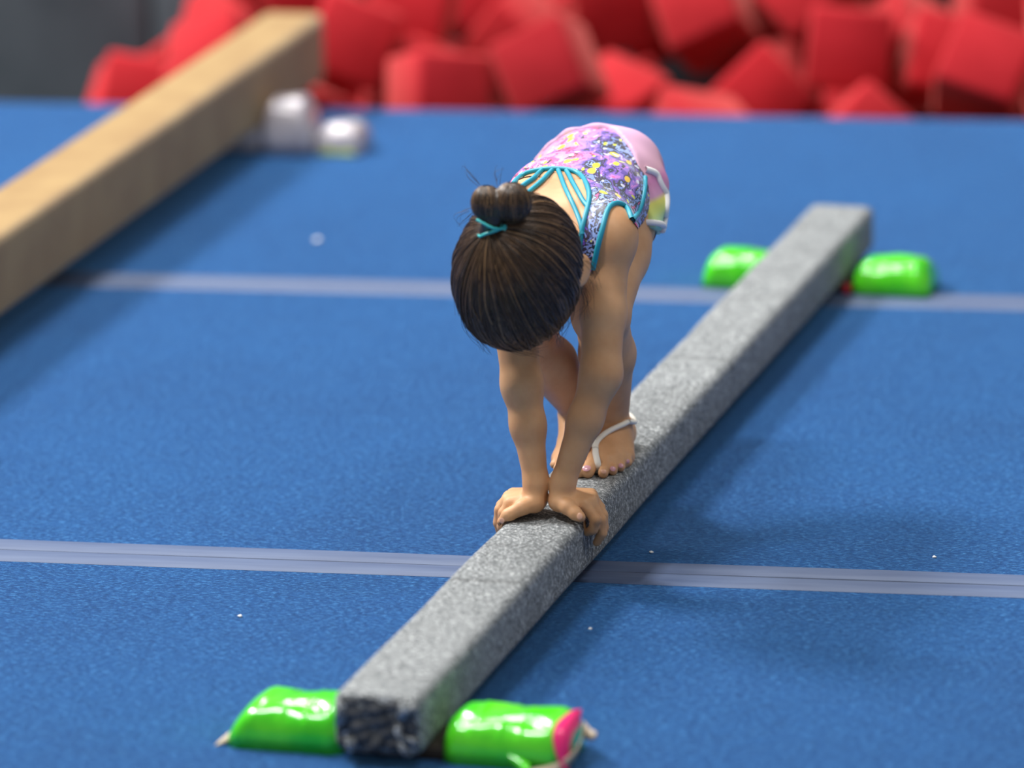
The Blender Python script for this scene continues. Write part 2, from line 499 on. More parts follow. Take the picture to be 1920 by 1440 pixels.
# near riser
rA = empty('beam_riser', beam_point(.075), -BA,
           label='lime green taped riser with pink end and torn beige tape under folded beam end', category='beam riser',
           group='lime green risers of the grey beam')
pad_block(rA, -.186, -.0505, .098, .050, M_GREEN, 1, slant=(.026, 0))
pad_block(rA, .064, .202, .098, .050, M_GREEN, 2, slant=(.004, .004))
box_mesh('base_board', -.170, .192, -.040, .040, 0.0, BZ + .001, .003, 1, mat=M_BOARD, parent=rA)
# the pink tape showing at the right end, the torn beige tape curling off it
def ribbon(name, pts, width_vecs, mat, parent, th=.0012):
    pts = np.asarray(pts, float); wv = np.asarray(width_vecs, float)
    pts = smooth_line(pts, 24); wv = smooth_line(wv, 24)
    V = []
    for p, w in zip(pts, wv):
        V += [p - w / 2, p + w / 2]
    Fc = [(2 * i, 2 * i + 1, 2 * i + 3, 2 * i + 2) for i in range(len(pts) - 1)]
    ob = link(name, V, Fc, mat, parent)
    sm = ob.modifiers.new('thickness', 'SOLIDIFY'); sm.thickness = th
    return ob
def end_patch(name, x, dx, depth, height, a0, a1, mat, parent, y=0, grow=1.02):
    """a lens of tape hugging the end of a block"""
    V, Fc = [], []; m = 16
    for i, (xx, k) in enumerate(((x - dx, grow), (x - dx * .4, grow * .97), (x + .0015, .90), (x + .003, .70))):
        for j in range(m):
            a = a0 + (a1 - a0) * j / (m - 1); ca, sa = math.cos(a), math.sin(a)
            pin = math.sin(math.pi * j / (m - 1)) ** .5
            xq = x + .002 + (xx - x - .002) * pin
            V.append((xq, y + math.copysign(abs(ca) ** .62, ca) * depth / 2 * k, max(.001, sa) ** .6 * height * k))
    for i in range(3):
        for j in range(m - 1): Fc.append((i * m + j, (i + 1) * m + j, (i + 1) * m + j + 1, i * m + j + 1))
    return link(name, V, Fc, mat, parent)
end_patch('pink_tape_end', .202, .014, .098, .050, math.pi * 1.0, math.pi * .42, M_PINK, rA, grow=1.03)
ribbon('loose_tape', [(.210, .008, .030), (.212, -.022, .020), (.204, -.046, .011), (.184, -.058, .005), (.160, -.064, .003)],
       [(.004, .002, .016), (.004, .002, .016), (.004, .004, .013), (.004, .012, .008), (.002, .012, .002)], M_BEIGE, rA)
ribbon('loose_tape', [(.209, .010, .032), (.219, .000, .029), (.228, -.006, .031)], [(0, .006, .016), (0, .005, .012), (0, .003, .006)], M_BEIGE, rA)
ribbon('loose_tape', [(.140, -.0505, .016), (.150, -.053, .011), (.166, -.060, .006)], [(0, 0, .004), (0, .004, .010), (0, .012, .006)], M_GREEN, rA)
ribbon('loose_tape', [(-.180, -.030, .012), (-.190, -.034, .006), (-.198, -.040, .0015)], [(0, .014, .010), (0, .014, .006), (0, .012, .001)], M_BEIGE, rA)
# far riser
rB = empty('beam_riser', beam_point(2.245), -BA,
           label='lime green taped riser with a red tape spot under the beam\'s far end', category='beam riser',
           group='lime green risers of the grey beam')
pad_block(rB, -.168, -.0505, .098, .050, M_GREEN, 5, slant=(.012, 0))
pad_block(rB, .062, .182, .098, .050, M_GREEN, 6)
box_mesh('base_board', -.158, .172, -.040, .040, 0.0, BZ + .001, .003, 1, mat=M_BOARD, parent=rB)
end_patch('red_tape_spot', -.062, -.006, .098, .050, math.pi * .97, math.pi * .84, M_REDTAPE, rB) if False else box_mesh('red_tape_spot', .052, .062, -.052, -.040, .002, .017, .002, 1, mat=M_REDTAPE, parent=rB)

# tan beam
TA = .2388; TXE, TYE = -.3785, 8.6932; TW, TH_, TZ, TL = .1134, .1212, .0429, 2.44
TD = np.array([math.sin(TA), math.cos(TA), 0]); TN = np.array([math.cos(TA), -math.sin(TA), 0])
T0 = np.array([TXE, TYE, 0]) - TD * TL
def mat_tan():
    t = NT('tan_suede'); v = t.coords(); a = t.noise(v, 12, 4); b = t.noise(v, 300, 2)
    t.color(t.ramp(a.outputs[0], [(.35, srgb(142, 110, 62)), (.65, srgb(156, 126, 76))])); t.set(Roughness=.75)
    t.b.inputs['Sheen Weight'].default_value = .3; t.b.inputs['Specular IOR Level'].default_value = .2
    t.bump(b.outputs[0], .3, .001); return t.m
M_TAN = mat_tan()
tan = empty('low_balance_beam', tuple(T0), -TA, label='tan suede covered balance beam running to the edge of the foam pit', category='balance beam')
tp = rounded_profile(TW, TH_, .014)
sweep('beam_body', tp, [0, .002, .008] + list(np.linspace(.015, TL - .015, 40)) + [TL - .008, TL - .002, TL],
      lambda x, y, z, i: (x * (1 - .05 * max(0, 1 - min(y, TL - y) / .012)), y, TZ + z), M_TAN, tan)
def silver_riser(s, label):
    r = empty('beam_riser', tuple(T0 + TD * s), -TA, label=label, category='beam riser', group='silver taped risers of the tan beam')
    box_mesh('base_board', -.145, .225, -.03, .03, 0, .012, .004, 2, mat=M_BOARD, parent=r)
    box_mesh('taped_saddle', -.0575, .0575, -.045, .045, .004, TZ + .001, .006, 2, mat=M_SILVER, parent=r)
    for x0, x1, hgt, sd in ((.0575, .150, .094, 11), (.150, .238, .050, 12), (-.150, -.0575, .094, 13)):
        pad_block(r, x0, x1, .100 if hgt > .06 else .085, hgt, M_SILVER, sd, y=0 if hgt > .06 else .008)
        pad_block(r, x0 + .004, x1 - .004, .098 if hgt > .06 else .083, .014, M_YELLOWGREEN, sd + 3, y=-.004 if hgt > .06 else .004, name='lower_tape') if hgt < .06 else None
    return r
silver_riser(2.05, 'silver white taped riser holding the tan beam near the foam pit')
silver_riser(.055, 'silver white taped riser under the end of the tan beam away from the pit')

# ------------------------------------------------------------------ the child: one continuous body from blended volumes
class Field:
    def __init__(s, lo, hi, h):
        s.h = h; s.lo = np.array(lo, float); s.n = np.ceil((np.array(hi) - s.lo) / h).astype(int) + 1
        s.F = np.full(s.n, .05, np.float32)
        s.ax = [s.lo[i] + h * np.arange(s.n[i]) for i in range(3)]
    def box(s, lo, hi):
        a = np.clip(np.floor((np.array(lo) - s.lo) / s.h).astype(int), 0, s.n)
        b = np.clip(np.ceil((np.array(hi) - s.lo) / s.h).astype(int) + 1, 0, s.n)
        return tuple(slice(i, j) for i, j in zip(a, b))
    def pts(s, sl):
        return np.stack(np.meshgrid(*[s.ax[i][sl[i]] for i in range(3)], indexing='ij'), -1).astype(np.float32)
    def add(s, prim, k=.008, sub=False):
        pad = k + .006 + .01
        sl = s.box(prim.lo - pad, prim.hi + pad)
        if any(q.stop <= q.start for q in sl): return
        d = prim.d(s.pts(sl)); f = s.F[sl]
        if sub:
            h = np.clip(.5 - .5 * (f + d) / k, 0, 1); s.F[sl] = f * (1 - h) - d * h + k * h * (1 - h)
        else:
            h = np.clip(.5 + .5 * (f - d) / k, 0, 1); s.F[sl] = f * (1 - h) + d * h - k * h * (1 - h)
    def mesh(s):
        F = s.F; n = F.shape; neg = F < 0
        c = np.zeros((n[0] - 1, n[1] - 1, n[2] - 1), np.uint8)
        for i in (0, 1):
            for j in (0, 1):
                for k in (0, 1):
                    c += neg[i:n[0] - 1 + i, j:n[1] - 1 + j, k:n[2] - 1 + k]
        act = (c > 0) & (c < 8); idx = np.full(act.shape, -1, np.int32); I = np.argwhere(act); idx[act] = np.arange(len(I))
        corners = [(i, j, k) for i in (0, 1) for j in (0, 1) for k in (0, 1)]
        val = {q: F[I[:, 0] + q[0], I[:, 1] + q[1], I[:, 2] + q[2]] for q in corners}
        acc = np.zeros((len(I), 3)); cnt = np.zeros(len(I))
        for a in corners:
            for axis in range(3):
                if a[axis]: continue
                b = list(a); b[axis] = 1; b = tuple(b)
                fa, fb = val[a], val[b]; m = (fa < 0) != (fb < 0)
                t = np.where(m, fa / (fa - fb + 1e-20), 0)
                p = np.array(a, float)[None] + t[:, None] * np.eye(3)[axis]
                acc[m] += p[m]; cnt[m] += 1
        V = s.lo + (I + acc / cnt[:, None]) * s.h
        Q = []
        for axis in range(3):
            o1, o2 = (axis + 1) % 3, (axis + 2) % 3
            A = [slice(None)] * 3; Bq = [slice(None)] * 3
            A[axis] = slice(0, n[axis] - 1); Bq[axis] = slice(1, n[axis])
            na, nb = neg[tuple(A)], neg[tuple(Bq)]
            E_ = np.argwhere(na != nb)
            E_ = E_[(E_[:, o1] > 0) & (E_[:, o2] > 0) & (E_[:, o1] < n[o1] - 1) & (E_[:, o2] < n[o2] - 1)]
            flip = na[E_[:, 0], E_[:, 1], E_[:, 2]]
            def cell(d1, d2):
                e = E_.copy(); e[:, o1] -= d1; e[:, o2] -= d2; return idx[e[:, 0], e[:, 1], e[:, 2]]
            q = np.stack([cell(1, 1), cell(0, 1), cell(0, 0), cell(1, 0)], -1)
            q[~flip] = q[~flip][:, ::-1]; Q.append(q)
        Q = np.concatenate(Q); Q = Q[(Q >= 0).all(1)]
        return V, Q
def relax(V, Q, it=3, lam=.5):
    E_ = np.concatenate([Q[:, [0, 1]], Q[:, [1, 2]], Q[:, [2, 3]], Q[:, [3, 0]]]); V = V.copy()
    cnt = np.bincount(E_.ravel(), minlength=len(V)).astype(float)
    for k in range(it * 2):
        acc = np.zeros_like(V)
        for ax in range(3):
            acc[:, ax] = np.bincount(E_[:, 0], V[E_[:, 1], ax], len(V)) + np.bincount(E_[:, 1], V[E_[:, 0], ax], len(V))
        L = acc / np.maximum(cnt, 1)[:, None] - V
        V += L * (lam if k % 2 == 0 else -lam * 1.03)
    return V
def normals(V, Q):
    n = np.cross(V[Q[:, 2]] - V[Q[:, 0]], V[Q[:, 3]] - V[Q[:, 1]]); N = np.zeros_like(V)
    for c in range(4):
        for ax in range(3): N[:, ax] += np.bincount(Q[:, c], n[:, ax], len(V))
    return N / (np.linalg.norm(N, axis=1)[:, None] + 1e-12)

class Cone:
    def __init__(s, a, b, ra, rb):
        s.a, s.b, s.ra, s.rb = np.array(a, np.float32), np.array(b, np.float32), ra, rb
        s.lo = np.minimum(s.a - ra, s.b - rb); s.hi = np.maximum(s.a + ra, s.b + rb)
    def d(s, p):
        ba = s.b - s.a; pa = p - s.a; t = np.clip(pa @ ba / (ba @ ba + 1e-12), 0, 1)
        return np.linalg.norm(pa - t[..., None] * ba, axis=-1) - (s.ra + (s.rb - s.ra) * t)
class Ell:
    def __init__(s, c, r, R=None):
        s.c, s.r = np.array(c, np.float32), np.array(r, np.float32); s.R = np.eye(3, dtype=np.float32) if R is None else np.array(R, np.float32)
        e = np.sqrt(((s.R * s.r[None, :]) ** 2).sum(1)); s.lo = s.c - e; s.hi = s.c + e
    def d(s, p):
        q = (p - s.c) @ s.R                       # columns of R are the axes
        k0 = np.linalg.norm(q / s.r, axis=-1); k1 = np.linalg.norm(q / s.r ** 2, axis=-1)
        return k0 * (k0 - 1) / (k1 + 1e-9)
def axes(x, y):
    x = np.array(x, float); x /= np.linalg.norm(x); y = np.array(y, float); y -= x * (x @ y); y /= np.linalg.norm(y)
    return np.stack([x, y, np.cross(x, y)], 1)

# joints: pixel position and distance along the beam
J = dict(
    pelvis=P(1118, 345, 1.09), hipL=P(1175, 366, 1.085), hipR=P(1052, 362, 1.10), kneeL=P(1127, 588, .885), ankL=P(1146, 795, 1.0),
    kneeR=P(985, 632, .90), ankR=P(1090, 772, 1.015),
    shL=P(1136, 447, .79), shR=P(948, 458, .765), elL=P(1127, 702, .735), elR=P(979, 722, .72), wrL=P(1056, 903, .704), wrR=P(1005, 902, .704),
    head=P(971, 510, .66), neck=P(1040, 432, .80))
PRIMS = []          # (primitive, blend, group)
def add(pr, k, g): PRIMS.append((pr, k, g))
mid = lambda a, b, t: J[a] * (1 - t) + J[b] * t
# trunk
pel = J['pelvis']
add(Ell(pel + [-.004, .0, .002], (.075, .080, .064)), .02, 'trunk')
waist = np.array([-.034, .985, .412]); rib = np.array([-.026, .880, .400])
add(Ell(waist, (.087, .105, .060)), .03, 'trunk')
add(Ell(rib, (.093, .098, .060)), .03, 'trunk')
add(Cone(rib + [-.035, -.03, -.005], rib + [.035, -.03, -.005], .055, .055), .03, 'trunk')
shc = (J['shL'] + J['shR']) / 2
add(Cone(J['shR'] * .72 + shc * .28 + [0, .03, .002], J['shL'] * .72 + shc * .28 + [0, .03, .002], .040, .040), .03, 'trunk')
add(Ell(np.array([-.055, 1.135, .415]), (.050, .045, .050)), .025, 'trunk')       # buttocks
add(Ell(np.array([-.010, 1.135, .415]), (.050, .045, .050)), .025, 'trunk')
# shoulder blades: a shallow relief
for sx in (-1, 1):
    add(Cone(rib + [sx * .034, -.015, .044], rib + [sx * .050, -.065, .034], .016, .018), .025, 'trunk')
# arms
for S_ in ('L', 'R'):
    sh, el, wr = J['sh' + S_], J['el' + S_], J['wr' + S_]
    add(Ell(sh, (.029, .032, .031)), .022, 'arm' + S_)
    add(Cone(sh, sh * .45 + el * .55 + [0, .002, 0], .0285, .0270), .015, 'arm' + S_)
    add(Cone(sh * .45 + el * .55, el, .0262, .0240), .012, 'arm' + S_)
    fm = el * .58 + wr * .42
    add(Cone(el, fm, .0238, .0200), .014, 'arm' + S_)
    add(Cone(fm, wr, .0200, .0145), .014, 'arm' + S_)
    add(Cone(sh, rib + [(.045 if S_ == 'L' else -.045), .0, -.01], .030, .030), .03, 'trunk' if S_ == 'R' else 'armpit')
# neck
add(Cone(J['neck'] + [0, .01, -.012], J['head'] + [-.0, .055, .004], .036, .034), .018, 'neck')
# legs
for S_ in ('L', 'R'):
    h_, k_, a_ = J['hip' + S_], J['knee' + S_], J['ank' + S_]
    add(Cone(h_, h_ * .5 + k_ * .5, .048, .043), .02, 'leg' + S_)
    add(Cone(h_ * .5 + k_ * .5, k_, .043, .035), .015, 'leg' + S_)
    add(Ell(k_ + [0, -.006, .0], (.032, .033, .034)), .012, 'leg' + S_)
    c_ = k_ * .62 + a_ * .38 + [0, .012, 0]
    add(Cone(k_, c_, .033, .034), .012, 'leg' + S_)
    add(Cone(c_, a_, .034, .0215), .012, 'leg' + S_)
# feet
def foot(ank, heel, toes, radii, S_, arch):
    g = 'foot' + S_
    add(Ell(heel, (.0185, .022, .0185)), .012, g)
    add(Cone(ank, heel, .021, .017), .012, g)
    add(Ell(ank + [.017, 0, -.004], (.008, .009, .009)), .008, g); add(Ell(ank + [-.017, 0, 0], (.008, .009, .009)), .008, g)
    for i, (t, r) in enumerate(zip(toes, radii)):
        t = np.array(t); dirn = t - heel; dirn[2] = 0; dirn /= np.linalg.norm(dirn)
        L = .036 if i == 0 else .031 - .002 * i
        base = t - dirn * L + [0, 0, .007 if i < 3 else .004]
        midp = t - dirn * L * .45 + [0, 0, .0035]
        top = ank * .52 + base * .48 + [0, 0, -.010]
        add(Cone(ank + [(i - 2) * (-.004 if S_ == 'R' else .004), -.008, -.006], top, .017, .0135), .012, g)
        add(Cone(top, base, .0130, .0086), .008, g)
        add(Cone(heel, base - [0, 0, .006], .013, .008), .012, g)
        add(Cone(base, midp, .0090 if i == 0 else .0068, r * .92), .003, g)
        add(Cone(midp, t, r * .90, r), .0016, g)
zt = ZT + .0005
def onbeam(x, y, r):
    """toe or finger tip resting on the beam's top, from its pixel"""
    w = ground(x, y, zt + r) - B0; return np.array([w @ BN, w @ BD, zt + r])
toesL = [onbeam(1102, 884, .0088), onbeam(1131, 887, .0068), onbeam(1149, 882, .0064), onbeam(1164, 876, .0060), onbeam(1178, 867, .0056)]
heelL = np.array([J['ankL'][0] + .004, 1.025, zt + .0175])
foot(J['ankL'], heelL, toesL, (.0088, .0068, .0064, .0060, .0056), 'L', 0)
toesR = [onbeam(1082, 884, .0088), onbeam(1066, 884, .0068), onbeam(1055, 882, .0064), onbeam(1046, 878, .0060), onbeam(1039, 871, .0056)]
heelR = np.array([J['ankR'][0] + .001, 1.035, zt + .020])
foot(J['ankR'], heelR, toesR, (.0088, .0068, .0064, .0060, .0056), 'R', 0)
# hands: palm over the beam's top, fingers wrapping its sides, thumbs on the camera's side
def chain(pts, radii, k, g):
    for a, b, ra, rb in zip(pts[:-1], pts[1:], radii[:-1], radii[1:]): add(Cone(a, b, ra, rb), k, g)
def hand(S_, wr, heel, thumb, fingers):
    g = 'hand' + S_
    add(Cone(wr, heel, .0150, .0135), .008, g)
    for i, f in enumerate(fingers):
        mcp = f[0]
        add(Cone(heel + [0, (i - 1.2) * .0075, .001], mcp, .0115, .0085), .007, g)
        chain(f, (.0074, .0066, .0060, .0052) if i < 3 else (.0066, .0058, .0053, .0047), .0025, g)
    add(Cone(wr + [0, -.004, -.008], thumb[0], .0120, .0110), .008, g)
    chain(thumb, (.0110, .0092, .0078, .0062), .004, g)
sideR, sideL = BW / 2, -BW / 2
hl = P(1051, 938, .708)
fL = [
    [P(1095, 946, .693), P(1117, 974, .688), P(1112, 993, .690), P(1101, 998, .694)],
    [P(1108, 941, .706), P(1127, 975, .702), P(1129, 1000, .702), P(1119, 1017, .704)],
    [P(1110, 934, .720), P(1130, 966, .718), P(1132, 990, .720), P(1126, 1008, .722)],
    [P(1108, 928, .735), P(1126, 952, .735), P(1130, 972, .737), P(1125, 988, .739)]]
tL = [P(1049, 941, .692), P(1065, 951, .680), P(1079, 963, .674), P(1089, 970, .671)]
hand('L', J['wrL'], hl, tL, fL)
hr = P(1004, 938, .708)
fR = [
    [P(957, 944, .693), P(944, 962, .688), P(941, 988, .690), P(946, 1004, .694)],
    [P(952, 938, .706), P(937, 956, .702), P(934, 980, .702), P(938, 998, .704)],
    [P(955, 932, .720), P(940, 948, .718), P(938, 970, .720), P(943, 986, .722)],
    [P(962, 927, .735), P(947, 940, .735), P(945, 958, .737), P(950, 972, .739)]]
tR = [P(1003, 943, .692), P(980, 951, .680), P(953, 966, .674), P(941, 979, .672)]
hand('R', J['wrR'], hr, tR, fR)
# head
HC = J['head']
HU = np.array([-.10, -.93, -.36]); HU /= np.linalg.norm(HU)            # crown
HX = np.array([.985, -.06, -.17]); HX -= HU * (HX @ HU); HX /= np.linalg.norm(HX)   # her left
HF = np.cross(HU, HX); HF = HF if HF[2] < 0 else -HF                    # face, looking down
HR = np.stack([HX, HF, HU], 1)
H = lambda x, f, u: HC + HX * x + HF * f + HU * u
add(Ell(HC, (.067, .084, .078), HR), .01, 'head')
add(Ell(H(0, .026, -.040), (.050, .052, .062), HR), .02, 'head')        # face and jaw
add(Ell(H(0, .058, -.086), (.019, .017, .015), HR), .015, 'head')       # chin
add(Cone(H(0, .082, -.012), H(0, .094, -.036), .006, .0085), .008, 'head')   # nose
for sx in (-1, 1):
    add(Ell(H(sx * .009, .087, -.038), (.006, .006, .005), HR), .005, 'head')
    add(Ell(H(sx * .032, .060, -.038), (.020, .018, .020), HR), .014, 'head')  # cheeks
    add(Cone(H(sx * .012, .081, .006), H(sx * .040, .070, .006), .006, .006), .010, 'head')  # brow
add(Cone(H(-.014, .080, -.058), H(.014, .080, -.058), .0045, .0045), .005, 'head')   # lips
add(Cone(H(-.011, .078, -.066), H(.011, .078, -.066), .0048, .0048), .005, 'head')
for sx in (-1, 1):                                                    # ears
    add(Ell(H(sx * .072, -.006, -.022), (.006, .017, .026), axes(HX * sx + HF * -.45, HF)), .006, 'head')

fld = Field((-.175, .535, .030), (.150, 1.215, .515), .0023)
fld2 = Field((-.175, .535, .030), (.150, 1.215, .515), .0023)
for pr, k, g in PRIMS:
    right = g[-1] == 'R' and g != 'trunk'
    if not right: fld.add(pr, k)
    if not (g[-1] == 'L' and g != 'trunk') and g != 'armpit': fld2.add(pr, k)
fld.F = np.minimum(fld.F, fld2.F); del fld2
BV, BQ = fld.mesh(); BV = relax(BV, BQ, 3)
# nothing sinks into the beam: press soles and palms flat onto it
inside = (np.abs(BV[:, 0]) < BW / 2) & (BV[:, 2] < ZT + .0002) & (BV[:, 2] > ZT - .014)
BV[inside, 2] = ZT + .0002
BNM = normals(BV, BQ)
groups = sorted({g for _, _, g in PRIMS})
best = np.full(len(BV), 9.0, np.float32); lab = np.zeros(len(BV), int)
for pr, k, g in PRIMS:
    m = ((BV > pr.lo - .03) & (BV < pr.hi + .03)).all(1)
    d_ = np.full(len(BV), 9.0, np.float32); d_[m] = pr.d(BV[m].astype(np.float32))
    w_ = d_ < best; best[w_] = d_[w_]; lab[w_] = groups.index(g)
glab = np.array(groups)[lab]

def mat_skin():
    t = NT('skin'); v = t.coords(); a = t.noise(v, 22, 4); b = t.noise(v, 420, 3)
    t.color(t.ramp(a.outputs[0], [(.35, srgb(198, 148, 106)), (.65, srgb(212, 164, 122))]))
    t.set(Roughness=.52); t.b.inputs['Subsurface Weight'].default_value = .12
    t.b.inputs['Subsurface Radius'].default_value = (.010, .004, .002); t.b.inputs['Subsurface Scale'].default_value = .5
    t.b.inputs['Specular IOR Level'].default_value = .35
    t.bump(b.outputs[0], .08, .001); return t.m
M_SKIN = mat_skin()
ORG = np.array([0.0, .955, ZT])
person = empty('person', tuple(to_world(ORG)), -BA,
               label='child in splatter print leotard bent over with hands and bare feet on grey beam', category='person')
loc = lambda V: np.asarray(V, float) - ORG
body = link_np('body', loc(BV), BQ, M_SKIN, person)
bvh = BVHTree.FromPolygons([tuple(v) for v in BV], [tuple(int(i) for i in q) for q in BQ])
CAM_B = np.array([(CAM_C - B0) @ BN, (CAM_C - B0) @ BD, CAM_C[2]])
def dir_b(x, y):
    d = ray_dir(x, y); return np.array([d @ BN, d @ BD, d[2]])
def cast(tree, x, y, lift=.002):
    d = dir_b(x, y); hit = tree.ray_cast(Vector(CAM_B), Vector(d))
    if hit[0] is None: return None
    return np.array(hit[0]) + np.array(hit[1]) * lift
def near_line(tree, pix, n=40, lift=.002, smin=None):
    """pixel polyline laid onto a surface; gaps are bridged"""
    pts = []
    for x, y in smooth_line(pix, n):
        p = cast(tree, x, y, lift)
        if p is not None and (smin is None or p[1] > smin): pts.append(p)
    pts = np.array(pts)
    for _ in range(2):
        if len(pts) > 4: pts[1:-1] = (pts[:-2] + 2 * pts[1:-1] + pts[2:]) / 4
    return pts
def snug(tree, pts, lift=.002):
    """3-D polyline drawn onto the nearest surface"""
    out = []
    for p in pts:
        c, nrm, _, _ = tree.find_nearest(Vector(p)); out.append(np.array(c) + np.array(nrm) * lift)
    return np.array(out)
def inpoly(px, poly):
    poly = np.asarray(poly, float); x, y = px[:, 0], px[:, 1]; c = np.zeros(len(px), bool); j = len(poly) - 1
    for i in range(len(poly)):
        xi, yi = poly[i]; xj, yj = poly[j]
        c ^= ((yi > y) != (yj > y)) & (x < (xj - xi) * (y - yi) / (yj - yi + 1e-12) + xi); j = i
    return c
BPX = project(to_world(BV))

# ------------------------------------------------------------------ clothes
view = BV - CAM_B; view /= np.linalg.norm(view, axis=1)[:, None]
facing = (BNM * view).sum(1) < .05
NECKLINE = [(962, 350), (972, 338), (990, 326), (1020, 320), (1045, 319), (1070, 322), (1090, 332), (1102, 355), (1105, 375), (1101, 400), (1095, 425), (1091, 450), (1088, 490)]
ARMHOLE = [(1113, 505), (1117, 485), (1122, 460), (1130, 430), (1136, 405), (1142, 391), (1152, 384), (1165, 386), (1175, 395), (1182, 412)]
LEO = [(880, 400), (900, 320), (1000, 230), (1130, 215), (1290, 240), (1290, 480), (1195, 430)] + ARMHOLE[::-1] + [(1108, 515), (1092, 515)] + NECKLINE[::-1] + [(940, 375)]
trunkish = np.isin(glab, ['trunk', 'armpit', 'neck'])
leo = np.where(facing, inpoly(BPX, LEO) & (trunkish | (glab == 'armL')), np.isin(glab, ['trunk', 'armpit']) & (BV[:, 1] > .825))
leo |= np.isin(glab, ['trunk', 'legL', 'legR']) & (BV[:, 1] > 1.04) & (BV[:, 2] > .35)
leo &= ~(np.isin(glab, ['armL', 'armR']) & ~facing)
def submesh(V, Q, N, mask, lift):
    q = Q[mask[Q].all(1)]; used = np.unique(q); mp = np.full(len(V), -1); mp[used] = np.arange(len(used))
    return V[used] + N[used] * lift, mp[q]
LV, LQ = submesh(BV, BQ, BNM, leo, .0016)
def mat_leotard():
    t = NT('splatter_print_fabric'); v = t.coords(scale=(1, .5, 1))
    warp = t.noise(v, 24, 3, .6)
    add_ = t.n('ShaderNodeVectorMath', operation='MULTIPLY_ADD'); add_.inputs[1].default_value = (.035, .035, .035)
    t.l(warp.outputs['Color'], add_.inputs[0]); t.l(v, add_.inputs[2]); wv = add_.outputs[0]
    sep = t.n('ShaderNodeSeparateXYZ'); t.l(v, sep.inputs[0])
    zone = t.noise(wv, 24, 4, .66)
    shift = t.n('ShaderNodeMath', operation='MULTIPLY_ADD'); t.l(sep.outputs[0], shift.inputs[0]); shift.inputs[1].default_value = 2.3; t.l(zone.outputs[0], shift.inputs[2])
    col = t.ramp(shift.outputs[0], [(.0, srgb(206, 160, 226)), (.27, srgb(238, 150, 215)), (.335, srgb(252, 84, 150)), (.40, srgb(214, 130, 226)), (.445, srgb(150, 110, 214)),
                                 (.49, srgb(96, 66, 176)), (.525, srgb(40, 36, 66)), (.565, srgb(126, 150, 226)), (.60, srgb(36, 38, 60)), (.64, srgb(150, 176, 240)), (.69, srgb(40, 40, 62)),
                                 (.73, srgb(246, 90, 160)), (.80, srgb(30, 34, 50)), (.88, srgb(236, 226, 240))], 'CONSTANT')
    fine = t.noise(wv, 100, 3, .65)
    dark = t.ramp(fine.outputs[0], [(.0, (0, 0, 0, 1)), (.57, (0, 0, 0, 1)), (.60, (1, 1, 1, 1))])
    col = t.mix(dark, col, srgb(34, 34, 54))
    white = t.ramp(t.noise(wv, 95, 2).outputs[0], [(.0, (1, 1, 1, 1)), (.335, (1, 1, 1, 1)), (.36, (0, 0, 0, 1))])
    col = t.mix(white, col, srgb(212, 206, 244))
    vor = t.n('ShaderNodeTexVoronoi'); vor.inputs['Scale'].default_value = 58; vor.inputs['Randomness'].default_value = 1
    wl = t.n('ShaderNodeVectorMath', operation='MULTIPLY_ADD'); wl.inputs[1].default_value = (.012, .012, .012)
    t.l(warp.outputs['Color'], wl.inputs[0]); t.l(v, wl.inputs[2]); t.l(wl.outputs[0], vor.inputs['Vector'])
    dots = t.ramp(vor.outputs['Distance'], [(.0, (1, 1, 1, 1)), (.30, (1, 1, 1, 1)), (.34, (0, 0, 0, 1))])
    sx = t.n('ShaderNodeSeparateColor'); t.l(vor.outputs['Color'], sx.inputs[0])
    gate = t.n('ShaderNodeMath', operation='GREATER_THAN'); gate.inputs[1].default_value = .40; t.l(sx.outputs[0], gate.inputs[0])
    patch = t.ramp(t.noise(v, 16, 2).outputs[0], [(.34, (0, 0, 0, 1)), (.40, (1, 1, 1, 1))])
    m1 = t.mix(1.0, dots, gate.outputs[0], 'MULTIPLY'); m2 = t.mix(1.0, m1, patch, 'MULTIPLY')
    yel = t.ramp(sx.outputs[1], [(.3, srgb(232, 240, 40)), (.7, srgb(250, 206, 60))])
    col = t.mix(m2, col, yel)
    vo2 = t.n('ShaderNodeTexVoronoi'); vo2.inputs['Scale'].default_value = 120; t.l(wv, vo2.inputs['Vector'])
    s2 = t.n('ShaderNodeSeparateColor'); t.l(vo2.outputs['Color'], s2.inputs[0])
    g2 = t.n('ShaderNodeMath', operation='GREATER_THAN'); g2.inputs[1].default_value = .72; t.l(s2.outputs[0], g2.inputs[0])
    d2 = t.ramp(vo2.outputs['Distance'], [(.0, (1, 1, 1, 1)), (.28, (1, 1, 1, 1)), (.34, (0, 0, 0, 1))])
    col = t.mix(t.mix(1.0, d2, g2.outputs[0], 'MULTIPLY'), col, t.ramp(s2.outputs[1], [(.45, srgb(236, 240, 60)), (.5, srgb(230, 232, 250))], 'CONSTANT'))
    t.color(col); t.set(Roughness=.42); t.b.inputs['Sheen Weight'].default_value = .2
    return t.m
leotard = link_np('leotard', loc(LV), LQ, mat_leotard(), person)
M_TEAL = plain('teal_binding', srgb(26, 150, 176), .45)
def tubes(name, paths, r, mat, parent, sides=8, flat=1.0, cap=True, **pr):
    paths = [p for p in paths if p is not None and len(p) > 2]
    if not paths: return None
    V, Q = tube_np(paths, [r] * len(paths), sides, flat)
    return link_np(name, loc(V), Q, mat, parent, **pr)
def trim(name, pix, r=.0034, lift=.0022, n=44, smin=.74):
    return tubes(name, [near_line(bvh, pix, n, lift, smin)], r, M_TEAL, leotard)
trim('neckline_binding', NECKLINE)
trim('armhole_binding', ARMHOLE)
trim('side_binding', [(1207, 334), (1206, 350), (1203, 370), (1196, 392), (1184, 415)])
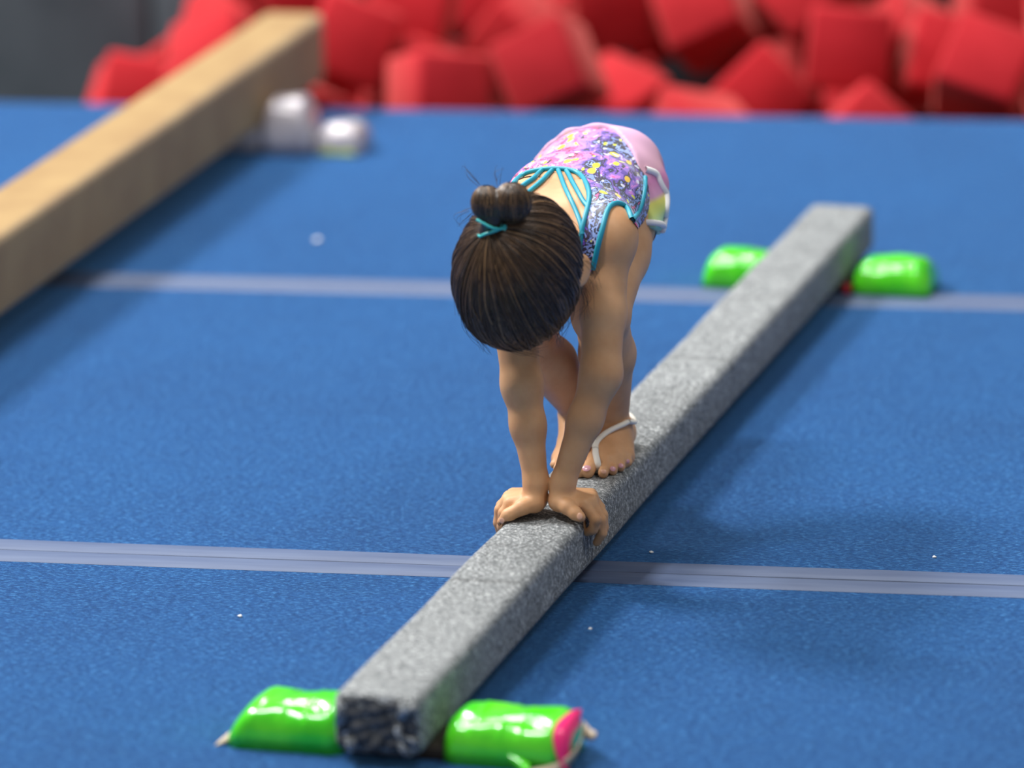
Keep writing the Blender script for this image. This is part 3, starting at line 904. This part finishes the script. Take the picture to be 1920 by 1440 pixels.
for pix in ([(1047, 322), (1060, 355), (1075, 385), (1090, 418), (1094, 440)], [(1062, 323), (1077, 350), (1093, 378), (1103, 390)],
            [(1036, 322), (1012, 345), (992, 362), (975, 378)], [(1018, 321), (1000, 337), (985, 347), (968, 360)]):
    trim('back_strap', pix, .0031, .0022, 30)

# shorts: looser volume over the hips
SH = Field((-.165, .93, .27), (.115, 1.215, .50), .0025)
SH.add(Ell(pel + [-.003, .0, .002], (.082, .088, .0695)), .02)
SH.add(Ell(np.array([-.058, 1.135, .415]), (.058, .052, .056)), .025); SH.add(Ell(np.array([-.014, 1.135, .415]), (.056, .052, .056)), .025)
HEM = .30
for S_ in ('L', 'R'):
    h_, k_ = J['hip' + S_], J['knee' + S_]
    SH.add(Cone(h_, h_ * (1 - HEM - .12) + k_ * (HEM + .12), .0535, .0525), .02)
full = SH.pts(tuple(slice(0, n_) for n_ in SH.n))
SH.F = np.maximum(SH.F, (1.118 - full[..., 1]) * .9 + (full[..., 2] - .45) * .25 - 1.05 * np.clip(full[..., 0] + .025, 0, .075))
hemL = (P(1215, 437, 1.055), np.array([.05, -.36, -.93])); hemR = (P(1062, 437, 1.065), np.array([-.05, -.36, -.93]))
hems = [(c_, n_ / np.linalg.norm(n_)) for c_, n_ in (hemL, hemR)]
for i_, (c_, n_) in enumerate(hems):
    side = full[..., 0] > -.036 if i_ == 0 else full[..., 0] <= -.036
    SH.F = np.where(side, np.maximum(SH.F, ((full - c_) @ n_).astype(np.float32)), SH.F)
SV, SQ = SH.mesh(); SV = relax(SV, SQ, 3); SN_ = normals(SV, SQ)
SV = SV + SN_ * (.0016 * np.sin(SV[:, 2:3] * 160 + SV[:, 0:1] * 130) * np.sin(SV[:, 1:2] * 90))
def mat_attr(name, rough, **kw):
    t = NT(name); a = t.n('ShaderNodeAttribute', attribute_name='dye'); t.color(a.outputs['Color']); t.set(Roughness=rough)
    for k, v in kw.items(): t.b.inputs[k.replace('_', ' ')].default_value = v
    return t.m
def paint(ob, cols):
    at = ob.data.color_attributes.new('dye', 'FLOAT_COLOR', 'POINT')
    at.data.foreach_set('color', np.concatenate([cols, np.ones((len(cols), 1))], 1).astype(np.float32).ravel())
SPX = project(to_world(SV))
axL = (J['kneeL'] - J['hipL']); axL /= np.linalg.norm(axL)
zA, zB = P(1225, 300, 1.07)[2], P(1225, 432, 1.06)[2]; tt = (zA - SV[:, 2]) / (zA - zB)
stops = [(-.6, (206, 164, 208)), (-.1, (214, 168, 196)), (.15, (212, 164, 182)), (.25, (206, 130, 178)), (.46, (214, 158, 192)), (.53, (232, 226, 110)), (.66, (214, 228, 128)), (.82, (168, 216, 190)), (1.0, (170, 220, 206))]
tc = np.array([s_[0] for s_ in stops]); cc = np.array([srgb(*s_[1])[:3] for s_ in stops])
shorts = link_np('shorts', loc(SV), SQ, mat_attr('pastel_rainbow_fabric', .7), person)
paint(shorts, np.stack([np.interp(tt, tc, cc[:, i]) for i in range(3)], 1))
svh = BVHTree.FromPolygons([tuple(v) for v in SV], [tuple(int(i) for i in q) for q in SQ])
M_WHITE = plain('white_binding', srgb(236, 236, 238), .6)
def swtrim(pix, r=.0042): tubes('white_binding', [near_line(svh, pix, 40, .001)], r, M_WHITE, shorts)
# hem rings of both legs
for i_, (c_, n_) in enumerate(hems):
    m_ = (np.abs((SV - c_) @ n_) < .004) & ((SV[:, 0] > -.036) if i_ == 0 else (SV[:, 0] <= -.036)); R_ = SV[m_]
    cen = (R_.max(0) + R_.min(0)) / 2; x_ = np.array([1.0, 0, 0]); x_ -= n_ * (x_ @ n_); x_ /= np.linalg.norm(x_); y_ = np.cross(n_, x_)
    q_ = R_ - cen; an = np.arctan2(q_ @ y_, q_ @ x_); rd = np.hypot(q_ @ x_, q_ @ y_); ring = []
    for a in np.linspace(-math.pi, math.pi, 49)[:-1]:
        w_ = np.abs((an - a + math.pi) % (2 * math.pi) - math.pi) < .12
        if w_.any(): ring.append(cen + (rd[w_].max() - .001) * (math.cos(a) * x_ + math.sin(a) * y_))
    ring = np.array(ring); ring = np.vstack([ring, ring[:1]])
    tubes('white_binding', [smooth_line(ring, 90) - n_ * .003], .0040, M_WHITE, shorts)
swtrim([(1209, 318), (1222, 322), (1231, 328), (1236, 340), (1242, 352), (1248, 362)])
swtrim([(1248, 360), (1249, 380), (1246, 405), (1243, 422), (1241, 432)])

# white elastic band: round the ankle, over the instep, between the first toes
M_BAND = plain('white_elastic', srgb(232, 230, 222), .7)
front = near_line(bvh, [(1119, 884), (1117, 868), (1116, 852), (1119, 834), (1134, 817), (1156, 802), (1174, 790)], 40, .0028, .8)
a_ = J['ankL']
loop = np.vstack([front[-1:], snug(bvh, [a_ + [.03, .002, .004], a_ + [.024, .026, .012], a_ + [.0, .034, .014], a_ + [-.024, .026, .010], a_ + [-.03, 0, .0], a_ + [-.022, -.022, -.006], front[14]], .003)])
band = tubes('foot_band', [front, smooth_line(loop, 60)], .0041, M_BAND, person, 8, .75)

# nails
M_NAIL = plain('pale_nail', srgb(222, 172, 146), .3); M_POLISH = plain('lilac_nail_polish', srgb(214, 160, 172), .2)
def nail(px, py, w, h, mat, drop=0):
    d = dir_b(px, py); hit = bvh.ray_cast(Vector(CAM_B), Vector(d))
    if hit[0] is None: return
    n_ = np.array(hit[1]); c_ = np.array(hit[0]) + n_ * .0002
    x_ = np.array([1.0, 0, 0]); A = axes(x_ - n_ * (x_ @ n_), np.cross(n_, x_))
    V, Fc = [], []; m = 12
    for k, (rr, hh) in enumerate(((1, 0), (.8, .5), (.45, .9))):
        for j in range(m):
            a = 2 * math.pi * j / m; V.append(c_ + A[:, 0] * w * rr * math.cos(a) + A[:, 1] * h * rr * math.sin(a) + n_ * .0009 * hh)
    V.append(c_ + n_ * .0009)
    for k in range(2):
        for j in range(m): Fc.append((k * m + j, k * m + (j + 1) % m, (k + 1) * m + (j + 1) % m, (k + 1) * m + j))
    for j in range(m): Fc.append((2 * m + j, 2 * m + (j + 1) % m, 3 * m))
    ob = link('nail', loc(np.array(V)), Fc, mat, body)
nail(1087, 968, .0036, .0042, M_NAIL); nail(941, 976, .0034, .0038, M_NAIL)
nail(1100, 878, .0056, .0045, M_POLISH); nail(1132, 884, .0036, .003, M_NAIL); nail(1149, 879, .0038, .0034, M_POLISH); nail(1164, 873, .0036, .0032, M_POLISH); nail(1177, 865, .0030, .0028, M_POLISH)

# eyes, looking down at the beam
M_EYE = plain('eye_white', srgb(236, 232, 226), .2); M_IRIS = plain('brown_iris', srgb(58, 36, 22), .15); M_LASH = plain('dark_lashes', srgb(30, 22, 18), .6)
def ball(name, c, r, R, mat, parent, nu=14, nv=10):
    V, Fc = [], []
    for i in range(nv + 1):
        for j in range(nu):
            th, ph = math.pi * i / nv, 2 * math.pi * j / nu
            V.append(c + R @ (np.array([math.sin(th) * math.cos(ph), math.cos(th), math.sin(th) * math.sin(ph)]) * r))
    for i in range(nv):
        for j in range(nu): Fc.append((i * nu + j, i * nu + (j + 1) % nu, (i + 1) * nu + (j + 1) % nu, (i + 1) * nu + j))
    return link(name, loc(np.array(V)), Fc, mat, parent)
for sx in (-1, 1):
    ball('eye', H(sx * .029, .066, -.012), np.array([.012, .0075, .0065]), HR, M_EYE, body)
    ball('iris', H(sx * .029, .0705, -.013), np.array([.0048, .0040, .0048]), HR, M_IRIS, body)
    tubes('eyelashes', [np.array([H(sx * (.017 + .024 * t), .0735 - .010 * t * t, -.006 - .004 * (2 * t - 1) ** 2) for t in np.linspace(0, 1, 9)])], .0009, M_LASH, body, 5)
    tubes('eyebrow', [np.array([H(sx * (.014 + .028 * t), .0845 - .014 * t * t, .010 + .004 * math.sin(t * 3)) for t in np.linspace(0, 1, 9)])], .0020, M_LASH, body, 6)

# ------------------------------------------------------------------ hair
ER = np.array([.0745, .095, .0865])
def el_pt(u, k=1.0): return HC + HR @ (np.asarray(u) * ER * k)
def keep(u):
    q = np.asarray(u) * ER
    return (q[1] * .876 - q[2] * .482 < .046) and (q[2] > -.070 - .12 * max(0, q[1])) and not (abs(q[0]) > .055 and q[2] < -.036 and q[1] > -.02)
def on_el(px, py):
    d = dir_b(px, py); o_ = HR.T @ (CAM_B - HC) / ER; dd = HR.T @ d / ER
    a, b, c = dd @ dd, 2 * o_ @ dd, o_ @ o_ - 1; t = (-b - math.sqrt(max(0, b * b - 4 * a * c))) / (2 * a)
    u = o_ + dd * t; return u / np.linalg.norm(u)
ub = on_el(922, 432)
hf = Field(HC - .125, HC + .125, .0022)
hf.add(Ell(HC, ER, HR), .004)
g_ = hf.pts(tuple(slice(0, n_) for n_ in hf.n)); ql = (g_ - HC) @ HR
f_, u_ = ql[..., 1], ql[..., 2]
cutp = np.maximum(f_ * .876 - u_ * .482 - .047, -.071 - .12 * np.clip(f_, 0, 1) - u_)
earcut = np.minimum.reduce([np.abs(ql[..., 0]) - .055, -.036 - u_, f_ + .022])
hf.F = np.maximum(np.maximum(hf.F, cutp), earcut).astype(np.float32)
# hollow, so it stays a cap of hair on the skull
hf.F = np.maximum(hf.F, -Ell(HC, ER - .014, HR).d(g_))
HV, HQ = hf.mesh(); HV = relax(HV, HQ, 2)
def mat_hair():
    t = NT('dark_brown_hair'); a = t.n('ShaderNodeAttribute', attribute_name='dye')
    nz = t.noise(t.coords(), 90, 3); c = t.mix(.5, a.outputs['Color'], t.ramp(nz.outputs[0], [(.3, srgb(120, 110, 100)), (.7, srgb(255, 255, 255))]), 'MULTIPLY')
    t.color(c); t.set(Roughness=.38); t.b.inputs['Specular IOR Level'].default_value = .55
    return t.m
M_HAIR = mat_hair()
hair = link_np('hair', loc(HV), HQ, M_HAIR, person); paint(hair, np.tile(np.array(srgb(60, 46, 35)[:3]), (len(HV), 1)))
hrng = np.random.default_rng(21)
TONES = np.array([srgb(*c)[:3] for c in ((54, 38, 26), (72, 52, 36), (94, 69, 47), (120, 91, 62), (158, 122, 84), (44, 32, 23))])
def strand_obj(name, paths, radii, parent, tones, **pr):
    V, Q = tube_np(paths, radii, 4)
    ob = link_np(name, loc(V), Q, M_HAIR, parent, **pr)
    paint(ob, np.concatenate([np.repeat(TONES[t][None], len(p) * 4, 0) for p, t in zip(paths, tones)])); return ob
def tangent(u, phi):
    a = np.cross(ub, [0, 0, 1.0]); a /= np.linalg.norm(a); b = np.cross(ub, a); return math.cos(phi) * a + math.sin(phi) * b
paths, rad, ton = [], [], []
for i in range(3400):
    phi = hrng.uniform(0, 2 * math.pi); tg = tangent(ub, phi)
    th = 0.1
    while th < 2.9 and keep(math.cos(th) * ub + math.sin(th) * tg): th += .04
    start = th * hrng.uniform(.55, 1.0) if hrng.random() < .45 else th - hrng.uniform(0, .03)
    n = 18; ts = np.linspace(start, .06, n)
    swirl = hrng.normal(0, .22); wob = hrng.uniform(0, 6.28); lift = 1.0 + abs(hrng.normal(0, .016)) + .004
    clump = .008 * math.sin(phi * 31) + .006 * math.sin(phi * 57 + 1)
    pts = []
    for k, t in enumerate(ts):
        f = k / (n - 1); tg2 = tangent(ub, phi + swirl * (1 - f) * f * 2 + .02 * math.sin(wob + f * 9))
        u = math.cos(t) * ub + math.sin(t) * tg2
        pts.append(el_pt(u, lift + clump + .012 * math.sin(f * math.pi) * hrng.uniform(.2, 1) * 0 + .02 * max(0, f - .85)))
    paths.append(np.array(pts)); rad.append(np.linspace(.00055, .0005, n) * hrng.uniform(.6, 1.5))
    band_ = int(abs(math.sin(phi * 13 + 1)) * 2.2)
    ton.append(int(np.clip(hrng.choice([0, 1, 1, 2, 2, 3, 4], p=[.2, .2, .2, .15, .12, .09, .04]), 0, 5)))
strand_obj('hair_strands', paths, rad, hair, ton, kind='stuff')
# bun: two looped lobes gathered in the tie
pb = el_pt(ub); sb = pb[1]
lobes = [(P(913, 381, sb - .004), (.0185, .018, .0205)), (P(960, 380, sb + .002), (.0225, .021, .0235)), (P(936, 385, sb - .001), (.016, .015, .016)), (P(921, 412, sb - .004), (.013, .013, .012)), (P(924, 432, sb + .002), (.017, .012, .012))]
bf = Field(P(935, 390, sb) - .06, P(935, 390, sb) + .06, .0018)
for c_, r_ in lobes: bf.add(Ell(c_, r_), .006)
UV, UQ = bf.mesh(); UV = relax(UV, UQ, 2)
bun = link_np('hair_bun', loc(UV), UQ, M_HAIR, hair); paint(bun, np.tile(np.array(srgb(60, 45, 34)[:3]), (len(UV), 1)))
paths, rad, ton = [], [], []
root = P(920, 424, sb - .012)
for c_, r_ in lobes[:3]:
    r_ = np.array(r_)
    for i in range(260):
        az = hrng.uniform(0, 2 * math.pi); tilt = hrng.normal(0, .18)
        pts = []
        for t in np.linspace(.05, 2.9, 16):
            # from the tie below, up over the lobe
            d = np.array([math.sin(t) * math.cos(az + tilt * t), math.sin(t) * math.sin(az + tilt * t), -math.cos(t)])
            p = c_ + d * r_ * (1.015 + .02 * hrng.random())
            pts.append(p)
        pts[0] = pts[0] * .4 + root * .6
        paths.append(np.array(pts)); rad.append(hrng.uniform(.00035, .0008)); ton.append(int(hrng.choice([0, 1, 2, 3, 4], p=[.32, .3, .2, .12, .06])))
strand_obj('bun_strands', paths, rad, bun, ton, kind='stuff')
M_TIE = plain('turquoise_elastic', srgb(64, 190, 190), .4)
buh = BVHTree.FromPolygons([tuple(v) for v in np.vstack([UV, HV])], [tuple(int(i) for i in q) for q in np.vstack([UQ, HQ + len(UV)])])
tubes('hair_tie', [near_line(buh, [(898, 409), (908, 416), (922, 424), (943, 429)], 24, .003), near_line(buh, [(897, 444), (906, 440), (918, 434), (943, 424)], 24, .003)], .0018, M_TIE, hair)
tubes('hair_tie', [near_line(buh, [(938, 421), (944, 426), (941, 432)], 10, .003)], .0026, M_TIE, hair)
# loose wisps round the head
paths, rad, ton = [], [], []
def wisp(x0, y0, x1, y1, s, bend, n=1, spread=6):
    for _ in range(n):
        j = hrng.normal(0, spread, 4); m_ = np.array([(x0 + x1) / 2 + bend + j[0], (y0 + y1) / 2 + j[1]])
        pl = smooth_line(np.array([(x0 + j[0] * .5, y0 + j[1] * .5), m_, (x1 + j[2], y1 + j[3])]), 12)
        sj = s + hrng.normal(0, .012); paths.append(np.array([P(x, y, sj + .01 * k / 12) for k, (x, y) in enumerate(pl)]))
        rad.append(np.linspace(.0003, .0001, 12)); ton.append(int(hrng.choice([0, 1, 2])))
wisp(1072, 470, 1110, 530, .70, 12, 26, 11); wisp(1078, 520, 1098, 590, .69, 10, 14, 9); wisp(1065, 545, 1040, 640, .69, 10, 12, 8)
wisp(1040, 600, 1047, 648, .68, 6, 6, 5); wisp(868, 590, 915, 655, .66, -8, 16, 7); wisp(930, 640, 1010, 660, .67, 0, 16, 8)
wisp(858, 470, 862, 590, .66, -10, 8, 4); wisp(900, 350, 872, 310, .64, -6, 5, 8); wisp(935, 345, 940, 315, .64, -3, 4, 6); wisp(885, 395, 866, 420, .65, -8, 6, 8)
wisp(1010, 385, 1065, 440, .72, 10, 16, 8); wisp(1050, 400, 1082, 470, .73, 12, 12, 7)
strand_obj('loose_hair', paths, rad, hair, ton, kind='stuff')

# ------------------------------------------------------------------ crumbs of lint on the carpet
M_LINT = plain('white_lint', srgb(225, 228, 232), .8)
for (lx, ly, r_), lb in (((595, 453, .0060), 'white crumb on the blue mat between the tan beam and the child'),
                         ((450, 1157, .0028), 'tiny white crumb on the mat panel in front of the near seam tape'),
                         ((1221, 1037, .0028), 'tiny white crumb in the grey beam\'s shadow behind the near seam tape'),
                         ((1107, 1180, .0022), 'tiny white crumb in the grey beam\'s shadow before the seam tape'),
                         ((1752, 1046, .0025), 'tiny white crumb lying just behind the near seam tape')):
    g0 = ground(lx, ly); bm = bmesh.new(); bmesh.ops.create_icosphere(bm, subdivisions=2, radius=r_)
    rr = random.Random(lx)
    for v in bm.verts: v.co *= rr.uniform(.7, 1.25); v.co.z = max(v.co.z * .6 + r_ * .45, 0)
    me = bpy.data.meshes.new('lint_crumb'); bm.to_mesh(me); bm.free()
    ob = link_mesh('lint_crumb', me, M_LINT); ob.location = (g0[0], g0[1], .0)
    ob['label'] = lb; ob['category'] = 'lint'; ob['group'] = 'lint crumbs on the mat'
